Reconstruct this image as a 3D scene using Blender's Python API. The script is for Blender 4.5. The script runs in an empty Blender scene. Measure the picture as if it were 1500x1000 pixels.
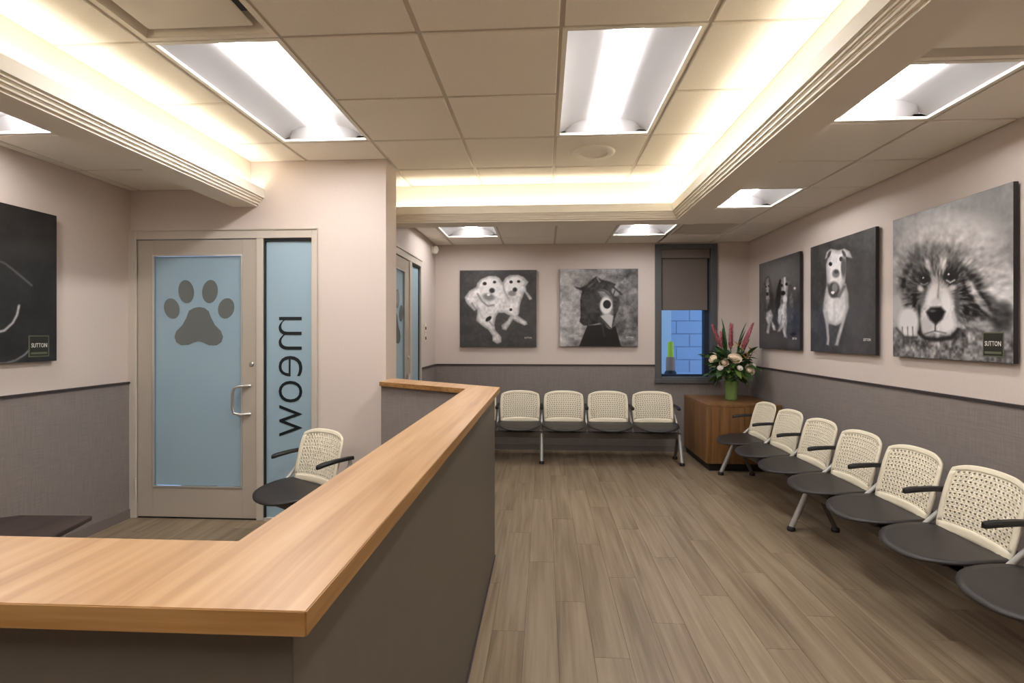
import bpy, bmesh, math, random
import numpy as np
from mathutils import Vector, Matrix
random.seed(7); np.random.seed(7)
SC = bpy.context.scene; COL = SC.collection
R = math.radians
# ------------------------------------------------------------------ camera, world, exposure
EYE = 1.38
cam_d = bpy.data.cameras.new('camera'); cam = bpy.data.objects.new('camera', cam_d); COL.objects.link(cam)
cam_d.sensor_width = 36; cam_d.lens = 770/1500*36; cam_d.shift_y = -10/1500; cam_d.clip_start = .02
cam.location = (0, 0, EYE); cam.rotation_euler = (R(90), 0, math.atan(47/770))
SC.camera = cam
W = bpy.data.worlds.new('dusk_sky'); SC.world = W; W.use_nodes = True
W.node_tree.nodes['Background'].inputs[0].default_value = (.26, .45, .80, 1)
W.node_tree.nodes['Background'].inputs[1].default_value = .62
SC.view_settings.view_transform = 'Standard'; SC.view_settings.look = 'None'
SC.view_settings.exposure = 1.45; SC.view_settings.gamma = 1; SC.view_settings.use_curve_mapping = False
LAMP = 19.0      # ceiling troffer lens
COVE = 9.0      # cove strip
# ------------------------------------------------------------------ materials
def lin(r, g, b):
    f = lambda c: ((c/255+.055)/1.055)**2.4 if c > 10 else c/255/12.92
    return (f(r), f(g), f(b), 1)
def mat(name, col, rough=.6, metal=0, **kw):
    m = bpy.data.materials.new(name); m.use_nodes = True
    b = m.node_tree.nodes['Principled BSDF']
    b.inputs['Base Color'].default_value = col; b.inputs['Roughness'].default_value = rough; b.inputs['Metallic'].default_value = metal
    for k, v in kw.items(): b.inputs[k.replace('_', ' ')].default_value = v
    return m
def N(m, t, **kw):
    n = m.node_tree.nodes.new(t)
    for k, v in kw.items(): setattr(n, k, v)
    return n
def L(m, a, b): m.node_tree.links.new(a, b)
def ramp(m, stops):
    n = N(m, 'ShaderNodeValToRGB'); e = n.color_ramp.elements
    while len(e) < len(stops): e.new(.5)
    for i, (p, c) in enumerate(stops): e[i].position = p; e[i].color = c
    return n
def bsdf(m): return m.node_tree.nodes['Principled BSDF']
def speckle(m, col, amt, scale, bump=0, stretch=(1, 1, 1), detail=4):
    """colour variation by noise in object space"""
    tc = N(m, 'ShaderNodeTexCoord'); mp = N(m, 'ShaderNodeMapping'); mp.inputs['Scale'].default_value = stretch
    L(m, tc.outputs['Object'], mp.inputs[0])
    no = N(m, 'ShaderNodeTexNoise'); no.inputs['Scale'].default_value = scale; no.inputs['Detail'].default_value = detail
    L(m, mp.outputs[0], no.inputs[0])
    lo = tuple(c*(1-amt) for c in col[:3])+(1,); hi = tuple(min(1, c*(1+amt)) for c in col[:3])+(1,)
    rp = ramp(m, [(.3, lo), (.7, hi)]); L(m, no.outputs['Fac'], rp.inputs[0]); L(m, rp.outputs[0], bsdf(m).inputs['Base Color'])
    if bump:
        bp = N(m, 'ShaderNodeBump'); bp.inputs['Strength'].default_value = bump; bp.inputs['Distance'].default_value = .002
        L(m, no.outputs['Fac'], bp.inputs['Height']); L(m, bp.outputs[0], bsdf(m).inputs['Normal'])
    return m
def woodmat(name, dark, mid, light, axis, scale=1.0, rough=.45, rand=0.0):
    """streaky grain stretched along `axis`; each object may shift its tone"""
    m = mat(name, mid, rough)
    tc = N(m, 'ShaderNodeTexCoord'); oi = N(m, 'ShaderNodeObjectInfo')
    vm = N(m, 'ShaderNodeVectorMath', operation='ADD'); cx = N(m, 'ShaderNodeCombineXYZ')
    mu = N(m, 'ShaderNodeMath', operation='MULTIPLY'); mu.inputs[1].default_value = 37.0
    L(m, oi.outputs['Random'], mu.inputs[0]); [L(m, mu.outputs[0], cx.inputs[i]) for i in range(3)]
    L(m, tc.outputs['Object'], vm.inputs[0]); L(m, cx.outputs[0], vm.inputs[1])
    def noise(st, sc, det, dist=0):
        mp = N(m, 'ShaderNodeMapping'); mp.inputs['Scale'].default_value = st; L(m, vm.outputs[0], mp.inputs[0])
        n = N(m, 'ShaderNodeTexNoise'); n.inputs['Scale'].default_value = sc; n.inputs['Detail'].default_value = det; n.inputs['Distortion'].default_value = dist
        L(m, mp.outputs[0], n.inputs[0]); return n
    s1 = [14*scale]*3; s1[axis] = .9*scale
    s2 = [60*scale]*3; s2[axis] = 2.2*scale
    a = noise(s1, 1, 5, .6); b = noise(s2, 1, 3)
    mx = N(m, 'ShaderNodeMix'); mx.inputs[0].default_value = .42
    L(m, a.outputs['Fac'], mx.inputs[2]); L(m, b.outputs['Fac'], mx.inputs[3])
    ad = N(m, 'ShaderNodeMath', operation='MULTIPLY_ADD'); ad.inputs[1].default_value = rand; 
    sub = N(m, 'ShaderNodeMath', operation='SUBTRACT'); sub.inputs[1].default_value = .5
    L(m, oi.outputs['Random'], sub.inputs[0]); L(m, sub.outputs[0], ad.inputs[0]); L(m, mx.outputs[0], ad.inputs[2])
    rp = ramp(m, [(.33, dark), (.5, mid), (.68, light)]); L(m, ad.outputs[0], rp.inputs[0])
    L(m, rp.outputs[0], bsdf(m).inputs['Base Color'])
    bp = N(m, 'ShaderNodeBump'); bp.inputs['Strength'].default_value = .12; bp.inputs['Distance'].default_value = .001
    L(m, b.outputs['Fac'], bp.inputs['Height']); L(m, bp.outputs[0], bsdf(m).inputs['Normal'])
    return m
M = {}
M['wall'] = speckle(mat('pink_beige_paint', lin(214, 200, 190), .75), lin(214, 200, 190), .015, 60, .03)
M['white'] = mat('white_paint', lin(240, 234, 220), .6)
M['soffit'] = mat('soffit_paint', lin(240, 231, 214), .7)
M['tile'] = speckle(mat('ceiling_tile_fibre', lin(240, 232, 218), .9), lin(240, 232, 218), .03, 160, .15)
M['grid'] = mat('grid_metal', lin(205, 195, 178), .5)
M['plenum'] = mat('dark_plenum', lin(60, 55, 50), .9)
M['trimdark'] = mat('dark_trim', lin(58, 50, 50), .5)
M['base'] = mat('grey_base', lin(120, 112, 107), .6)
def fabric(name, col):
    m = mat(name, col, .9)
    tc = N(m, 'ShaderNodeTexCoord')
    outs = []
    for st in ((9, 9, 260), (170, 170, 7)):
        mp = N(m, 'ShaderNodeMapping'); mp.inputs['Scale'].default_value = st; L(m, tc.outputs['Object'], mp.inputs[0])
        n = N(m, 'ShaderNodeTexNoise'); n.inputs['Scale'].default_value = 1; n.inputs['Detail'].default_value = 3; L(m, mp.outputs[0], n.inputs[0]); outs.append(n)
    mx = N(m, 'ShaderNodeMix'); mx.inputs[0].default_value = .5; L(m, outs[0].outputs['Fac'], mx.inputs[2]); L(m, outs[1].outputs['Fac'], mx.inputs[3])
    rp = ramp(m, [(.36, tuple(c*.88 for c in col[:3])+(1,)), (.64, tuple(c*1.12 for c in col[:3])+(1,))])
    L(m, mx.outputs[0], rp.inputs[0]); L(m, rp.outputs[0], bsdf(m).inputs['Base Color'])
    return m
M['fabric'] = fabric('woven_grey_wallcovering', lin(136, 127, 122))
M['laminate'] = speckle(mat('taupe_laminate', lin(88, 80, 69), .5), lin(88, 80, 69), .04, 30)
M['countertop'] = woodmat('oak_laminate', lin(160, 119, 77), lin(185, 145, 101), lin(200, 163, 120), 1, .9, .38)
M['counteredge'] = woodmat('oak_edge', lin(122, 82, 38), lin(150, 108, 58), lin(172, 132, 82), 0, 1.6, .42)
M['counteredge_long'] = woodmat('oak_edge_long', lin(122, 82, 38), lin(150, 108, 58), lin(172, 132, 82), 1, 1.6, .42)
M['plank'] = woodmat('vinyl_plank', lin(106, 90, 70), lin(134, 117, 94), lin(154, 137, 113), 1, .85, .42, .07)
M['underfloor'] = mat('plank_joint', lin(70, 58, 46), .8)
M['cabinet'] = woodmat('walnut_veneer', lin(96, 64, 33), lin(126, 88, 50), lin(148, 108, 65), 2, .8, .4)
M['doorframe'] = mat('putty_metal_frame', lin(202, 192, 178), .45, .1)
M['doorleaf'] = mat('putty_metal_leaf', lin(186, 176, 161), .45, .15)
M['bead'] = mat('aluminium_bead', lin(215, 210, 200), .3, .6)
M['frost'] = mat('frosted_blue_glass', lin(154, 179, 191), .28)
M['decal'] = mat('clear_paw_window', lin(112, 116, 112), .15)
M['letter'] = mat('black_vinyl_letter', lin(18, 26, 30), .35)
M['gap'] = mat('black_gasket', lin(14, 20, 22), .6)
M['chrome'] = mat('satin_chrome', lin(205, 203, 198), .28, .85)
M['silver'] = mat('silver_paint', lin(178, 176, 170), .4, .35)
M['cream'] = mat('cream_plastic', lin(236, 226, 200), .5)
M['seat'] = mat('charcoal_plastic', lin(43, 38, 36), .46)
M['black'] = mat('black_rubber', lin(20, 18, 18), .5)
M['beam'] = mat('dark_beam_metal', lin(92, 86, 80), .45, .3)
M['wframe'] = mat('window_frame_grey', lin(88, 88, 88), .45)
M['blind'] = speckle(mat('roller_blind_fabric', lin(116, 106, 98), .9), lin(116, 106, 98), .05, 300)
M['darkwood'] = woodmat('dark_tablet', lin(40, 30, 28), lin(58, 46, 42), lin(72, 60, 54), 1, .8, .5)
M['canvas_edge'] = mat('print_edge_black', lin(30, 27, 28), .5)
M['plate'] = mat('ivory_plate', lin(228, 216, 190), .5)
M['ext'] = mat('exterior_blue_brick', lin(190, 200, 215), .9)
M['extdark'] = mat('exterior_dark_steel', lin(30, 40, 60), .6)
M['extpale'] = mat('exterior_pale_stone', lin(225, 228, 225), .8)
M['lime'] = mat('lime_sleeve', lin(214, 236, 60), .5, 0)
M['tan'] = mat('tan_sleeve', lin(170, 140, 115), .7)
def emis(name, col, s):
    m = bpy.data.materials.new(name); m.use_nodes = True; nt = m.node_tree; nt.nodes.clear()
    e = nt.nodes.new('ShaderNodeEmission'); o = nt.nodes.new('ShaderNodeOutputMaterial')
    e.inputs[0].default_value = col; e.inputs[1].default_value = s; nt.links.new(e.outputs[0], o.inputs[0]); return m
M['lens'] = emis('lamp_lens', (1, .985, 1.0, 1), LAMP)
M['led'] = emis('warm_led', (1, .945, .86, 1), COVE)
M['reflector'] = mat('lamp_reflector', lin(172, 169, 168), .5)
g = mat('window_glass', (1, 1, 1, 1), .02, 0, Transmission_Weight=1.0, IOR=1.02); M['glass'] = g
M['vase'] = mat('green_vase_glass', lin(176, 205, 130), .08, 0, Transmission_Weight=.6, IOR=1.12)
M['water'] = mat('stem_water', lin(190, 205, 150), .05, 0, Transmission_Weight=.85, IOR=1.1)
M['stem'] = mat('flower_stem', lin(70, 100, 40), .6)
M['leaf'] = speckle(mat('leaf_green', lin(50, 82, 34), .5), lin(50, 82, 34), .4, 25)
M['leafl'] = speckle(mat('leaf_pale_green', lin(110, 138, 62), .5), lin(110, 138, 62), .3, 25)
M['rose'] = mat('cream_rose_petal', lin(250, 232, 208), .6)
M['whitef'] = mat('white_petal', lin(246, 240, 230), .6)
M['pink'] = speckle(mat('pink_ginger_bract', lin(196, 112, 122), .5), lin(196, 112, 122), .45, 40)
M['yellow'] = mat('yellow_petal', lin(226, 176, 50), .5)
# ------------------------------------------------------------------ mesh helpers
class MB:
    def __init__(s): s.v = []; s.f = []
    def add(s, vs, fs):
        o = len(s.v); s.v += [tuple(p) for p in vs]; s.f += [tuple(i+o for i in q) for q in fs]; return s
    def box(s, x0, x1, y0, y1, z0, z1):
        v = [(x, y, z) for x in (x0, x1) for y in (y0, y1) for z in (z0, z1)]
        return s.add(v, [(0, 1, 3, 2), (4, 6, 7, 5), (0, 4, 5, 1), (2, 3, 7, 6), (0, 2, 6, 4), (1, 5, 7, 3)])
    def prism(s, poly, z0, z1):
        n = len(poly); v = [(x, y, z0) for x, y in poly]+[(x, y, z1) for x, y in poly]
        return s.add(v, [tuple(range(n))[::-1], tuple(range(n, 2*n))]+[(i, (i+1) % n, n+(i+1) % n, n+i) for i in range(n)])
    def extrude(s, prof, p0, p1, fn):
        """profile of 2d points swept straight; fn(a,b,t) gives a 3d point, t in (p0,p1)"""
        n = len(prof); v = [fn(a, b, t) for t in (p0, p1) for a, b in prof]
        return s.add(v, [tuple(range(n))[::-1], tuple(range(n, 2*n))]+[(i, (i+1) % n, n+(i+1) % n, n+i) for i in range(n)])
    def tube(s, pts, r, seg=10, cap=True):
        pts = [Vector(p) for p in pts]; rr = r if isinstance(r, (list, tuple)) else [r]*len(pts); v = []; f = []
        up = None
        for i, p in enumerate(pts):
            d = (pts[min(i+1, len(pts)-1)]-pts[max(i-1, 0)]).normalized()
            if up is None: up = Vector((0, 0, 1)) if abs(d.z) < .9 else Vector((0, 1, 0))
            a = d.cross(up).normalized(); b = a.cross(d).normalized(); up = b
            v += [p+(a*math.cos(2*math.pi*k/seg)+b*math.sin(2*math.pi*k/seg))*rr[i] for k in range(seg)]
        for i in range(len(pts)-1):
            for k in range(seg): f.append((i*seg+k, i*seg+(k+1) % seg, (i+1)*seg+(k+1) % seg, (i+1)*seg+k))
        if cap: f += [tuple(range(seg))[::-1], tuple(range((len(pts)-1)*seg, len(pts)*seg))]
        return s.add(v, f)
    def lathe(s, prof, c=(0, 0, 0), seg=24):
        v = []; f = []; n = len(prof)
        for r, z in prof: v += [(c[0]+r*math.cos(2*math.pi*k/seg), c[1]+r*math.sin(2*math.pi*k/seg), c[2]+z) for k in range(seg)]
        for i in range(n-1):
            for k in range(seg): f.append((i*seg+k, i*seg+(k+1) % seg, (i+1)*seg+(k+1) % seg, (i+1)*seg+k))
        f += [tuple(range(seg))[::-1], tuple(range((n-1)*seg, n*seg))]
        return s.add(v, f)
    def xf(s, mtx): s.v = [tuple(mtx @ Vector(p)) for p in s.v]; return s
    def mesh(s, name, m, smooth=False):
        me = bpy.data.meshes.new(name); me.from_pydata(s.v, [], s.f)
        bm = bmesh.new(); bm.from_mesh(me); bmesh.ops.recalc_face_normals(bm, faces=bm.faces); bm.to_mesh(me); bm.free()
        me.materials.append(M[m] if isinstance(m, str) else m)
        if smooth:
            me.polygons.foreach_set('use_smooth', [True]*len(me.polygons))
            try: me.set_sharp_from_angle(angle=R(40))
            except Exception: pass
        return me
    def build(s, name, m, parent=None, smooth=False, bevel=0, loc=(0, 0, 0)):
        o = bpy.data.objects.new(name, s.mesh(name, m, smooth)); COL.objects.link(o); o.parent = parent; o.location = loc
        if bevel:
            b = o.modifiers.new('bevel', 'BEVEL'); b.width = bevel; b.segments = 2; b.limit_method = 'ANGLE'
        return o
def box(name, m, parent, x0, x1, y0, y1, z0, z1, bevel=0): return MB().box(x0, x1, y0, y1, z0, z1).build(name, m, parent, bevel=bevel)
def pbox(name, m, parent, x0, x1, y0, y1, z0, z1, bevel=0):
    """box whose own origin sits at its centre"""
    c = ((x0+x1)/2, (y0+y1)/2, (z0+z1)/2)
    return MB().box(x0-c[0], x1-c[0], y0-c[1], y1-c[1], z0-c[2], z1-c[2]).build(name, m, parent, bevel=bevel, loc=c)
def thing(name, label, cat, loc=(0, 0, 0), rz=0, group=None):
    o = bpy.data.objects.new(name, None); COL.objects.link(o); o.empty_display_size = .1; o.location = loc; o.rotation_euler = (0, 0, rz)
    return tag(o, label, cat, group)
def tag(o, label, cat, group=None):
    o['label'] = label; o['category'] = cat
    if group: o['group'] = group
    return o
def struct(o, label=None, cat=None):
    o['kind'] = 'structure'
    if label: o['label'] = label
    if cat: o['category'] = cat
    return o
# ------------------------------------------------------------------ room dimensions
XR, XL, YB, YN = 2.40, -3.13, 6.32, -2.4      # right, left, back walls, wall behind the camera
YD, XP, XBL = 3.80, -1.16, -1.32              # door wall, its end face, recessed wall beyond
ZL, ZC, ZS = 2.474, 2.674, 2.335              # low ceiling, coffer ceiling, soffit underside
HW = 1.01                                     # wainscot top
ZT = 2.95
# ------------------------------------------------------------------ floor
floor = struct(box('floor', 'underfloor', None, XL-.2, XR+.2, YN-.2, YB+.2, -.12, -.004), 'brown wood-look vinyl plank floor of the waiting room', 'floor')
PW, PL = .152, 1.22
meshes = {}
i = 0; x = XL
while x < XR-.01:
    x1 = min(x+PW, XR); y = -.9-PL*((i*.382) % 1)
    while y < YB:
        y0, y1 = max(y, YN+1.2), min(y+PL, YB)
        if y1-y0 > .02:
            key = (round(x1-x, 3), round(y1-y0, 3))
            if key not in meshes:
                w, l = key; meshes[key] = MB().box(-w/2+.0007, w/2-.0007, -l/2+.0007, l/2-.0007, -.004, 0).mesh('plank', 'plank')
            inside = not ((x1 < XBL and y0 > YD))
            if inside:
                o = bpy.data.objects.new('plank', meshes[key]); COL.objects.link(o); o.parent = floor; o.location = ((x+x1)/2, (y0+y1)/2, 0)
        y += PL
    x = x1; i += 1
# ------------------------------------------------------------------ walls
wall_right = struct(box('wall_right', 'wall', None, XR, XR+.12, YN, YB+.12, 0, ZT), 'right wall painted pale beige above grey woven wainscot', 'wall')
wall_left = struct(box('wall_left', 'wall', None, XL-.12, XL, YN, YD+.12, 0, ZT), 'left wall painted pale beige above grey woven wainscot', 'wall')
wall_near = struct(box('wall_near', 'wall', None, XL-.12, XR+.12, YN-.12, YN, 0, ZT), 'plain beige wall behind the viewer', 'wall')
DX0, DX1, DH = -3.10, -1.70, 2.15             # first door opening
mb = MB().box(XL, DX0, YD, YD+.14, 0, ZT).box(DX0, DX1, YD, YD+.14, DH, ZT).box(DX1, XP, YD, YD+.14, 0, ZT).box(XP-.16, XP, YD+.14, YD+.27, 0, ZT)
wall_door = struct(mb.build('wall_front', 'wall'), 'beige wall holding the frosted door, ending in a square corner', 'wall')
EY0, EY1, EH = 4.12, 5.49, 2.15               # second door opening on recessed wall
mb = MB().box(XBL-.14, XBL, YD+.14, EY0, 0, ZT).box(XBL-.14, XBL, EY0, EY1, EH, ZT).box(XBL-.14, XBL, EY1, YB+.12, 0, ZT)
wall_side = struct(mb.build('wall_side', 'wall'), 'short beige side wall with a second frosted door', 'wall')
WX0, WX1, WZ0, WZ1 = 1.31, 2.03, .82, 2.45    # window opening
mb = MB().box(XBL, WX0, YB, YB+.16, 0, ZT).box(WX0, WX1, YB, YB+.16, 0, WZ0).box(WX0, WX1, YB, YB+.16, WZ1, ZT).box(WX1, XR, YB, YB+.16, 0, ZT)
wall_back = struct(mb.build('wall_back', 'wall'), 'back wall painted beige above grey woven wainscot', 'wall')
TN = [3]
def wains(label, x0, x1, y0, y1, n, z1=HW, cap=True):
    """fabric panel with dark cap and base; n = outward normal axis sign"""
    TN[0] += 1; parent = struct(box('trim_%d' % TN[0], 'fabric', None, x0, x1, y0, y1, .07, z1), label, 'wainscot')
    e = .008; ex = e if abs(n[0]) else 0; ey = e if abs(n[1]) else 0
    X0, X1 = (x0-ex, x1) if n[0] < 0 else (x0, x1+ex); Y0, Y1 = (y0-ey, y1) if n[1] < 0 else (y0, y1+ey)
    if cap: box('cap_trim', 'trimdark', parent, X0, X1, Y0, Y1, z1, z1+.016)
    box('base_strip', 'base', parent, X0, X1, Y0, Y1, 0, .07)
wains('grey woven wainscot with dark cap along the right wall', XR-.012, XR, YN, YB, (-1, 0))
wains('grey woven wainscot with dark cap along the left wall', XL, XL+.012, YN, YD, (1, 0))
wains('grey woven wainscot behind the far row of seats', XBL+.012, WX0-.002, YB-.012, YB, (0, -1))
wains('grey woven wainscot under the window', WX0-.002, WX1+.002, YB-.012, YB, (0, -1), WZ0-.002, False)
wains('grey woven wainscot between window and right corner', WX1+.002, XR-.012, YB-.012, YB, (0, -1))
wains('short grey woven wainscot beyond the second door', XBL, XBL+.012, EY1+.05, YB-.012, (1, 0))
box('base_strip', 'base', wall_door, DX1+.05, XP, YD-.008, YD, 0, .07)
# ------------------------------------------------------------------ ceiling
ceiling = struct(box('ceiling', 'plenum', None, XL-.12, XR+.12, YN-.12, YB+.12, ZC+.10, ZT), 'suspended ceiling of square tiles with a raised lit middle', 'ceiling')
P = .6096
def clip(a, lo, hi): return max(lo, min(hi, a))
tilemesh = {}
def zone(xs, ys, z, skip, ycut=None, longs=()):
    for a in range(len(xs)-1):
        for b in range(len(ys)-1):
            if (a, b) in skip: continue
            x0, x1, y0, y1 = xs[a], xs[a+1], ys[b], ys[b+1]
            if ycut and x1 < ycut[0]+.1: y1 = min(y1, ycut[1])
            if x1-x0 < .03 or y1-y0 < .03: continue
            w, l = round(x1-x0, 3), round(y1-y0, 3)
            if (w, l) not in tilemesh:
                e = .011; t = MB()
                # tegular tile: a shallow bevelled step hangs below the grid
                t.add([(-w/2+e, -l/2+e, .012), (w/2-e, -l/2+e, .012), (w/2-e, l/2-e, .012), (-w/2+e, l/2-e, .012),
                       (-w/2+e, -l/2+e, -.004), (w/2-e, -l/2+e, -.004), (w/2-e, l/2-e, -.004), (-w/2+e, l/2-e, -.004),
                       (-w/2+e+.004, -l/2+e+.004, -.008), (w/2-e-.004, -l/2+e+.004, -.008), (w/2-e-.004, l/2-e-.004, -.008), (-w/2+e+.004, l/2-e-.004, -.008)],
                      [(0, 1, 2, 3), (8, 11, 10, 9)]+[(i+o, (i+1) % 4+o, (i+1) % 4+4+o, i+4+o) for o in (0, 4) for i in range(4)])
                tilemesh[(w, l)] = t.mesh('ceiling_tile', 'tile')
            o = bpy.data.objects.new('ceiling_tile', tilemesh[(w, l)]); COL.objects.link(o); o.parent = ceiling; o.location = ((x0+x1)/2, (y0+y1)/2, z)
    for x in xs:
        y1 = ys[-1]
        if ycut and x < ycut[0]: y1 = min(y1, ycut[1])
        pbox('grid_runner', 'grid', ceiling, x-.011, x+.011, ys[0], y1, z, z+.03)
    for b in range(1, len(ys)-1):     # cross tees, left out where a long lamp spans the joint
        y = ys[b]
        for a in range(len(xs)-1):
            if (a, b) in longs or (ycut and y > ycut[1] and xs[a+1] < ycut[0]+.1): continue
            pbox('cross_tee', 'grid', ceiling, xs[a]+.011, xs[a+1]-.011, y-.011, y+.011, z+.0005, z+.03)
LIP, FACE = .10, .195                         # cove lip and soffit widths
XCL, XCR, YCB = -2.19, 1.16, 4.50             # coffer side faces
cx = [XCL]+[-.535+P*k for k in range(-2, 3)]+[XCR]
cy = [YN]+[2.215+P*k for k in range(-7, 4)]+[YCB]
CI = lambda v: int(np.argmin([abs(v-q) for q in cy]))
r0 = CI(2.215); rn = CI(2.215-P*5)
zone(cx, cy, ZC, {(1, r0), (1, r0+1), (4, r0), (4, r0+1), (1, r0-1), (4, r0+2), (1, rn), (1, rn+1), (4, rn), (4, rn+1)}, (XP, YD), {(1, r0+1), (4, r0+1), (1, rn+1), (4, rn+1)})
pbox('ceiling_tile', 'tile', ceiling, XBL, -1.158, YD+.14, YCB, ZC-.006, ZC+.012)
rx = [1.343, 1.343+P, XR]
ry = [YN]+[2.80+P*k for k in range(-8, 6)]+[YB]
RI = lambda v: int(np.argmin([abs(v-q) for q in ry]))
zone(rx, ry, ZL, {(0, RI(2.80)-1), (0, RI(2.80)-2), (0, RI(2.80+2*P)), (0, RI(2.8+4*P)), (0, RI(2.80-5*P))})
zone([1.21, 1.332], [q for q in ry if q < 4.6]+[4.62], ZL, ())
bx = [XBL]+[1.343-P*k for k in range(4, -1, -1)][0:5]
bx = [XBL, -1.095, -.486, .124, .734, 1.343]
by = [4.61, 2.80+P*4, 2.80+P*5, YB]
zone(bx, by, ZL, {(1, 1), (4, 1)})
lx = [XL, -3.05, -2.44, -2.25]
ly = [YN]+[2.70+P*k for k in range(-8, 2)]+[YD]
LI = lambda v: int(np.argmin([abs(v-q) for q in ly]))
zone(lx, ly, ZL, {(1, LI(2.70)-1), (1, LI(2.70-4*P))})
# soffits with stepped cove lip: profile in (inward distance from face, z)
def soffit(name, label, p0, p1, fn):
    """fn(a,z,t): a = distance towards the coffer middle from the coffer face"""
    s = struct(MB().extrude([(0, ZC), (0, ZS+.062), (.085, ZS+.062), (.085, ZS+.05), (.055, ZS+.05), (.055, ZS), (-.135, ZS), (-.135, ZL+.06), (-.03, ZL+.06), (-.03, ZC)], p0, p1, fn).build(name, 'soffit'), label, 'ceiling trim')
    for k in range(3):
        a0, z = .060+.013*k, ZS+.014+.017*k
        MB().extrude([(a0-.006, z), (a0+.009, z), (a0+.009, z+.011), (a0+.013, z+.011), (a0+.013, z+.02), (a0-.006, z+.02)], p0, p1, fn).build('step_moulding', 'soffit', s)
    MB().extrude([(.080, ZS+.062), (.108, ZS+.062), (.108, ZS+.128), (.090, ZS+.128), (.090, ZS+.075), (.080, ZS+.075)], p0, p1, fn).build('cove_lip', 'white', s)
    MB().extrude([(0, ZS+.12), (.004, ZS+.12), (.004, ZC-.001), (0, ZC-.001)], p0, p1, fn).build('cove_face', 'white', s)
    l = MB().extrude([(.03, ZS+.064), (.055, ZS+.064), (.055, ZS+.074), (.03, ZS+.074)], p0+.03, p1-.06, fn).build('led_strip', 'led', s); l['label'] = 'warm glowing light strip hidden in the cove'
    return s
soffit('trim_1', 'cream cove soffit with fluted lip along the right side', YN, YCB+.135, lambda a, z, t: (XCR-a, t, z))
soffit('trim_2', 'cream cove soffit with fluted lip along the left side', YN, YD, lambda a, z, t: (XCL+a, t, z))
soffit('trim_3', 'cream cove beam crossing in front of the far seating area', XBL, XCR+.10, lambda a, z, t: (t, YCB-a, z+.0007))
# ------------------------------------------------------------------ ceiling lights
def troffer(label, x, y, z, ln, group):
    w = P; t = thing('ceiling_light', label, 'light', (x, y, z), 0, group)
    h, k = w/2, ln/2
    fr = MB()
    for a in ((-h+.004, -h+.026, -k+.004, k-.004), (h-.026, h-.004, -k+.004, k-.004), (-h+.026, h-.026, -k+.004, -k+.026), (-h+.026, h-.026, k-.026, k-.004)): fr.box(*a, -.006, .02)
    fr.build('frame', 'white', t)
    # curved reflector basin: from the frame up to the raised middle
    prof = []
    n = 14
    for i in range(n+1):
        u = -1+2*i/n; prof.append((u*(h-.026), .008+.075*math.cos(u*math.pi/2)**.8))
    v = []; f = []
    for yy in (-k+.026, k-.026):
        v += [(a, yy, b) for a, b in prof]
    m_ = n+1
    for i in range(n): f.append((i, i+1, m_+i+1, m_+i))
    MB().add(v, f).build('reflector', 'reflector', t, smooth=True)
    for s in (-1, 1):   # sloped end plates
        yy = s*(k-.026); yi = s*(k-.026-.05)
        v = [(a, yy, .008) for a, b in prof]+[(a, yi if abs(a) < h*.75 else yy, b) for a, b in prof]
        MB().add(v, [(i, i+1, m_+i+1, m_+i) for i in range(n)]).build('end_plate', 'reflector', t, smooth=True)
    # glowing lens: half-round bar down the middle
    lp = [(.066*math.cos(a), .066-.012*math.sin(a)) for a in [math.pi*i/8 for i in range(9)]]
    MB().extrude(lp, -k+.06, k-.06, lambda a, b, q: (a, q, b)).build('lens', 'lens', t, smooth=True)
    return t
GC, GL = 'long lamps in the raised ceiling', 'square lamps in the low ceiling'
cxm = lambda a: (cx[a]+cx[a+1])/2
troffer('long recessed lamp in the raised ceiling, above the paw door side', cxm(1), 2.215+P, ZC, 2*P, GC)
troffer('long recessed lamp in the raised ceiling, next to the round speaker', cxm(4), 2.215+P, ZC, 2*P, GC)
troffer('long recessed ceiling lamp overhead on the left of the counter', cxm(1), 2.215-P*4, ZC, 2*P, GC)
troffer('long recessed ceiling lamp overhead on the right of the counter', cxm(4), 2.215-P*4, ZC, 2*P, GC)
rc = 1.343+P/2
troffer('square lamp in the low ceiling above the big fluffy dog print', rc, 2.80-P/2, ZL, P, GL)
troffer('square lamp in the low right ceiling, nearer the window corner', rc, 2.80+P*2.5, ZL, P, GL)
troffer('square lamp in the low right ceiling behind the viewer', rc, 2.80-P*4.5, ZL, P, GL)
troffer('square lamp above the two white dogs print on the back wall', (-1.095-.486)/2, 2.80+P*4.5, ZL, P, GL)
troffer('square lamp above the masked figure print, left of the window', (.734+1.331)/2, 2.80+P*4.5, ZL, P, GL)
troffer('square lamp in the low ceiling above the dark print on the left', -2.745, 2.70-P/2, ZL, P, GL)
troffer('square lamp in the low left ceiling behind the viewer', -2.745, 2.70-P*3.5, ZL, P, GL)
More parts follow.
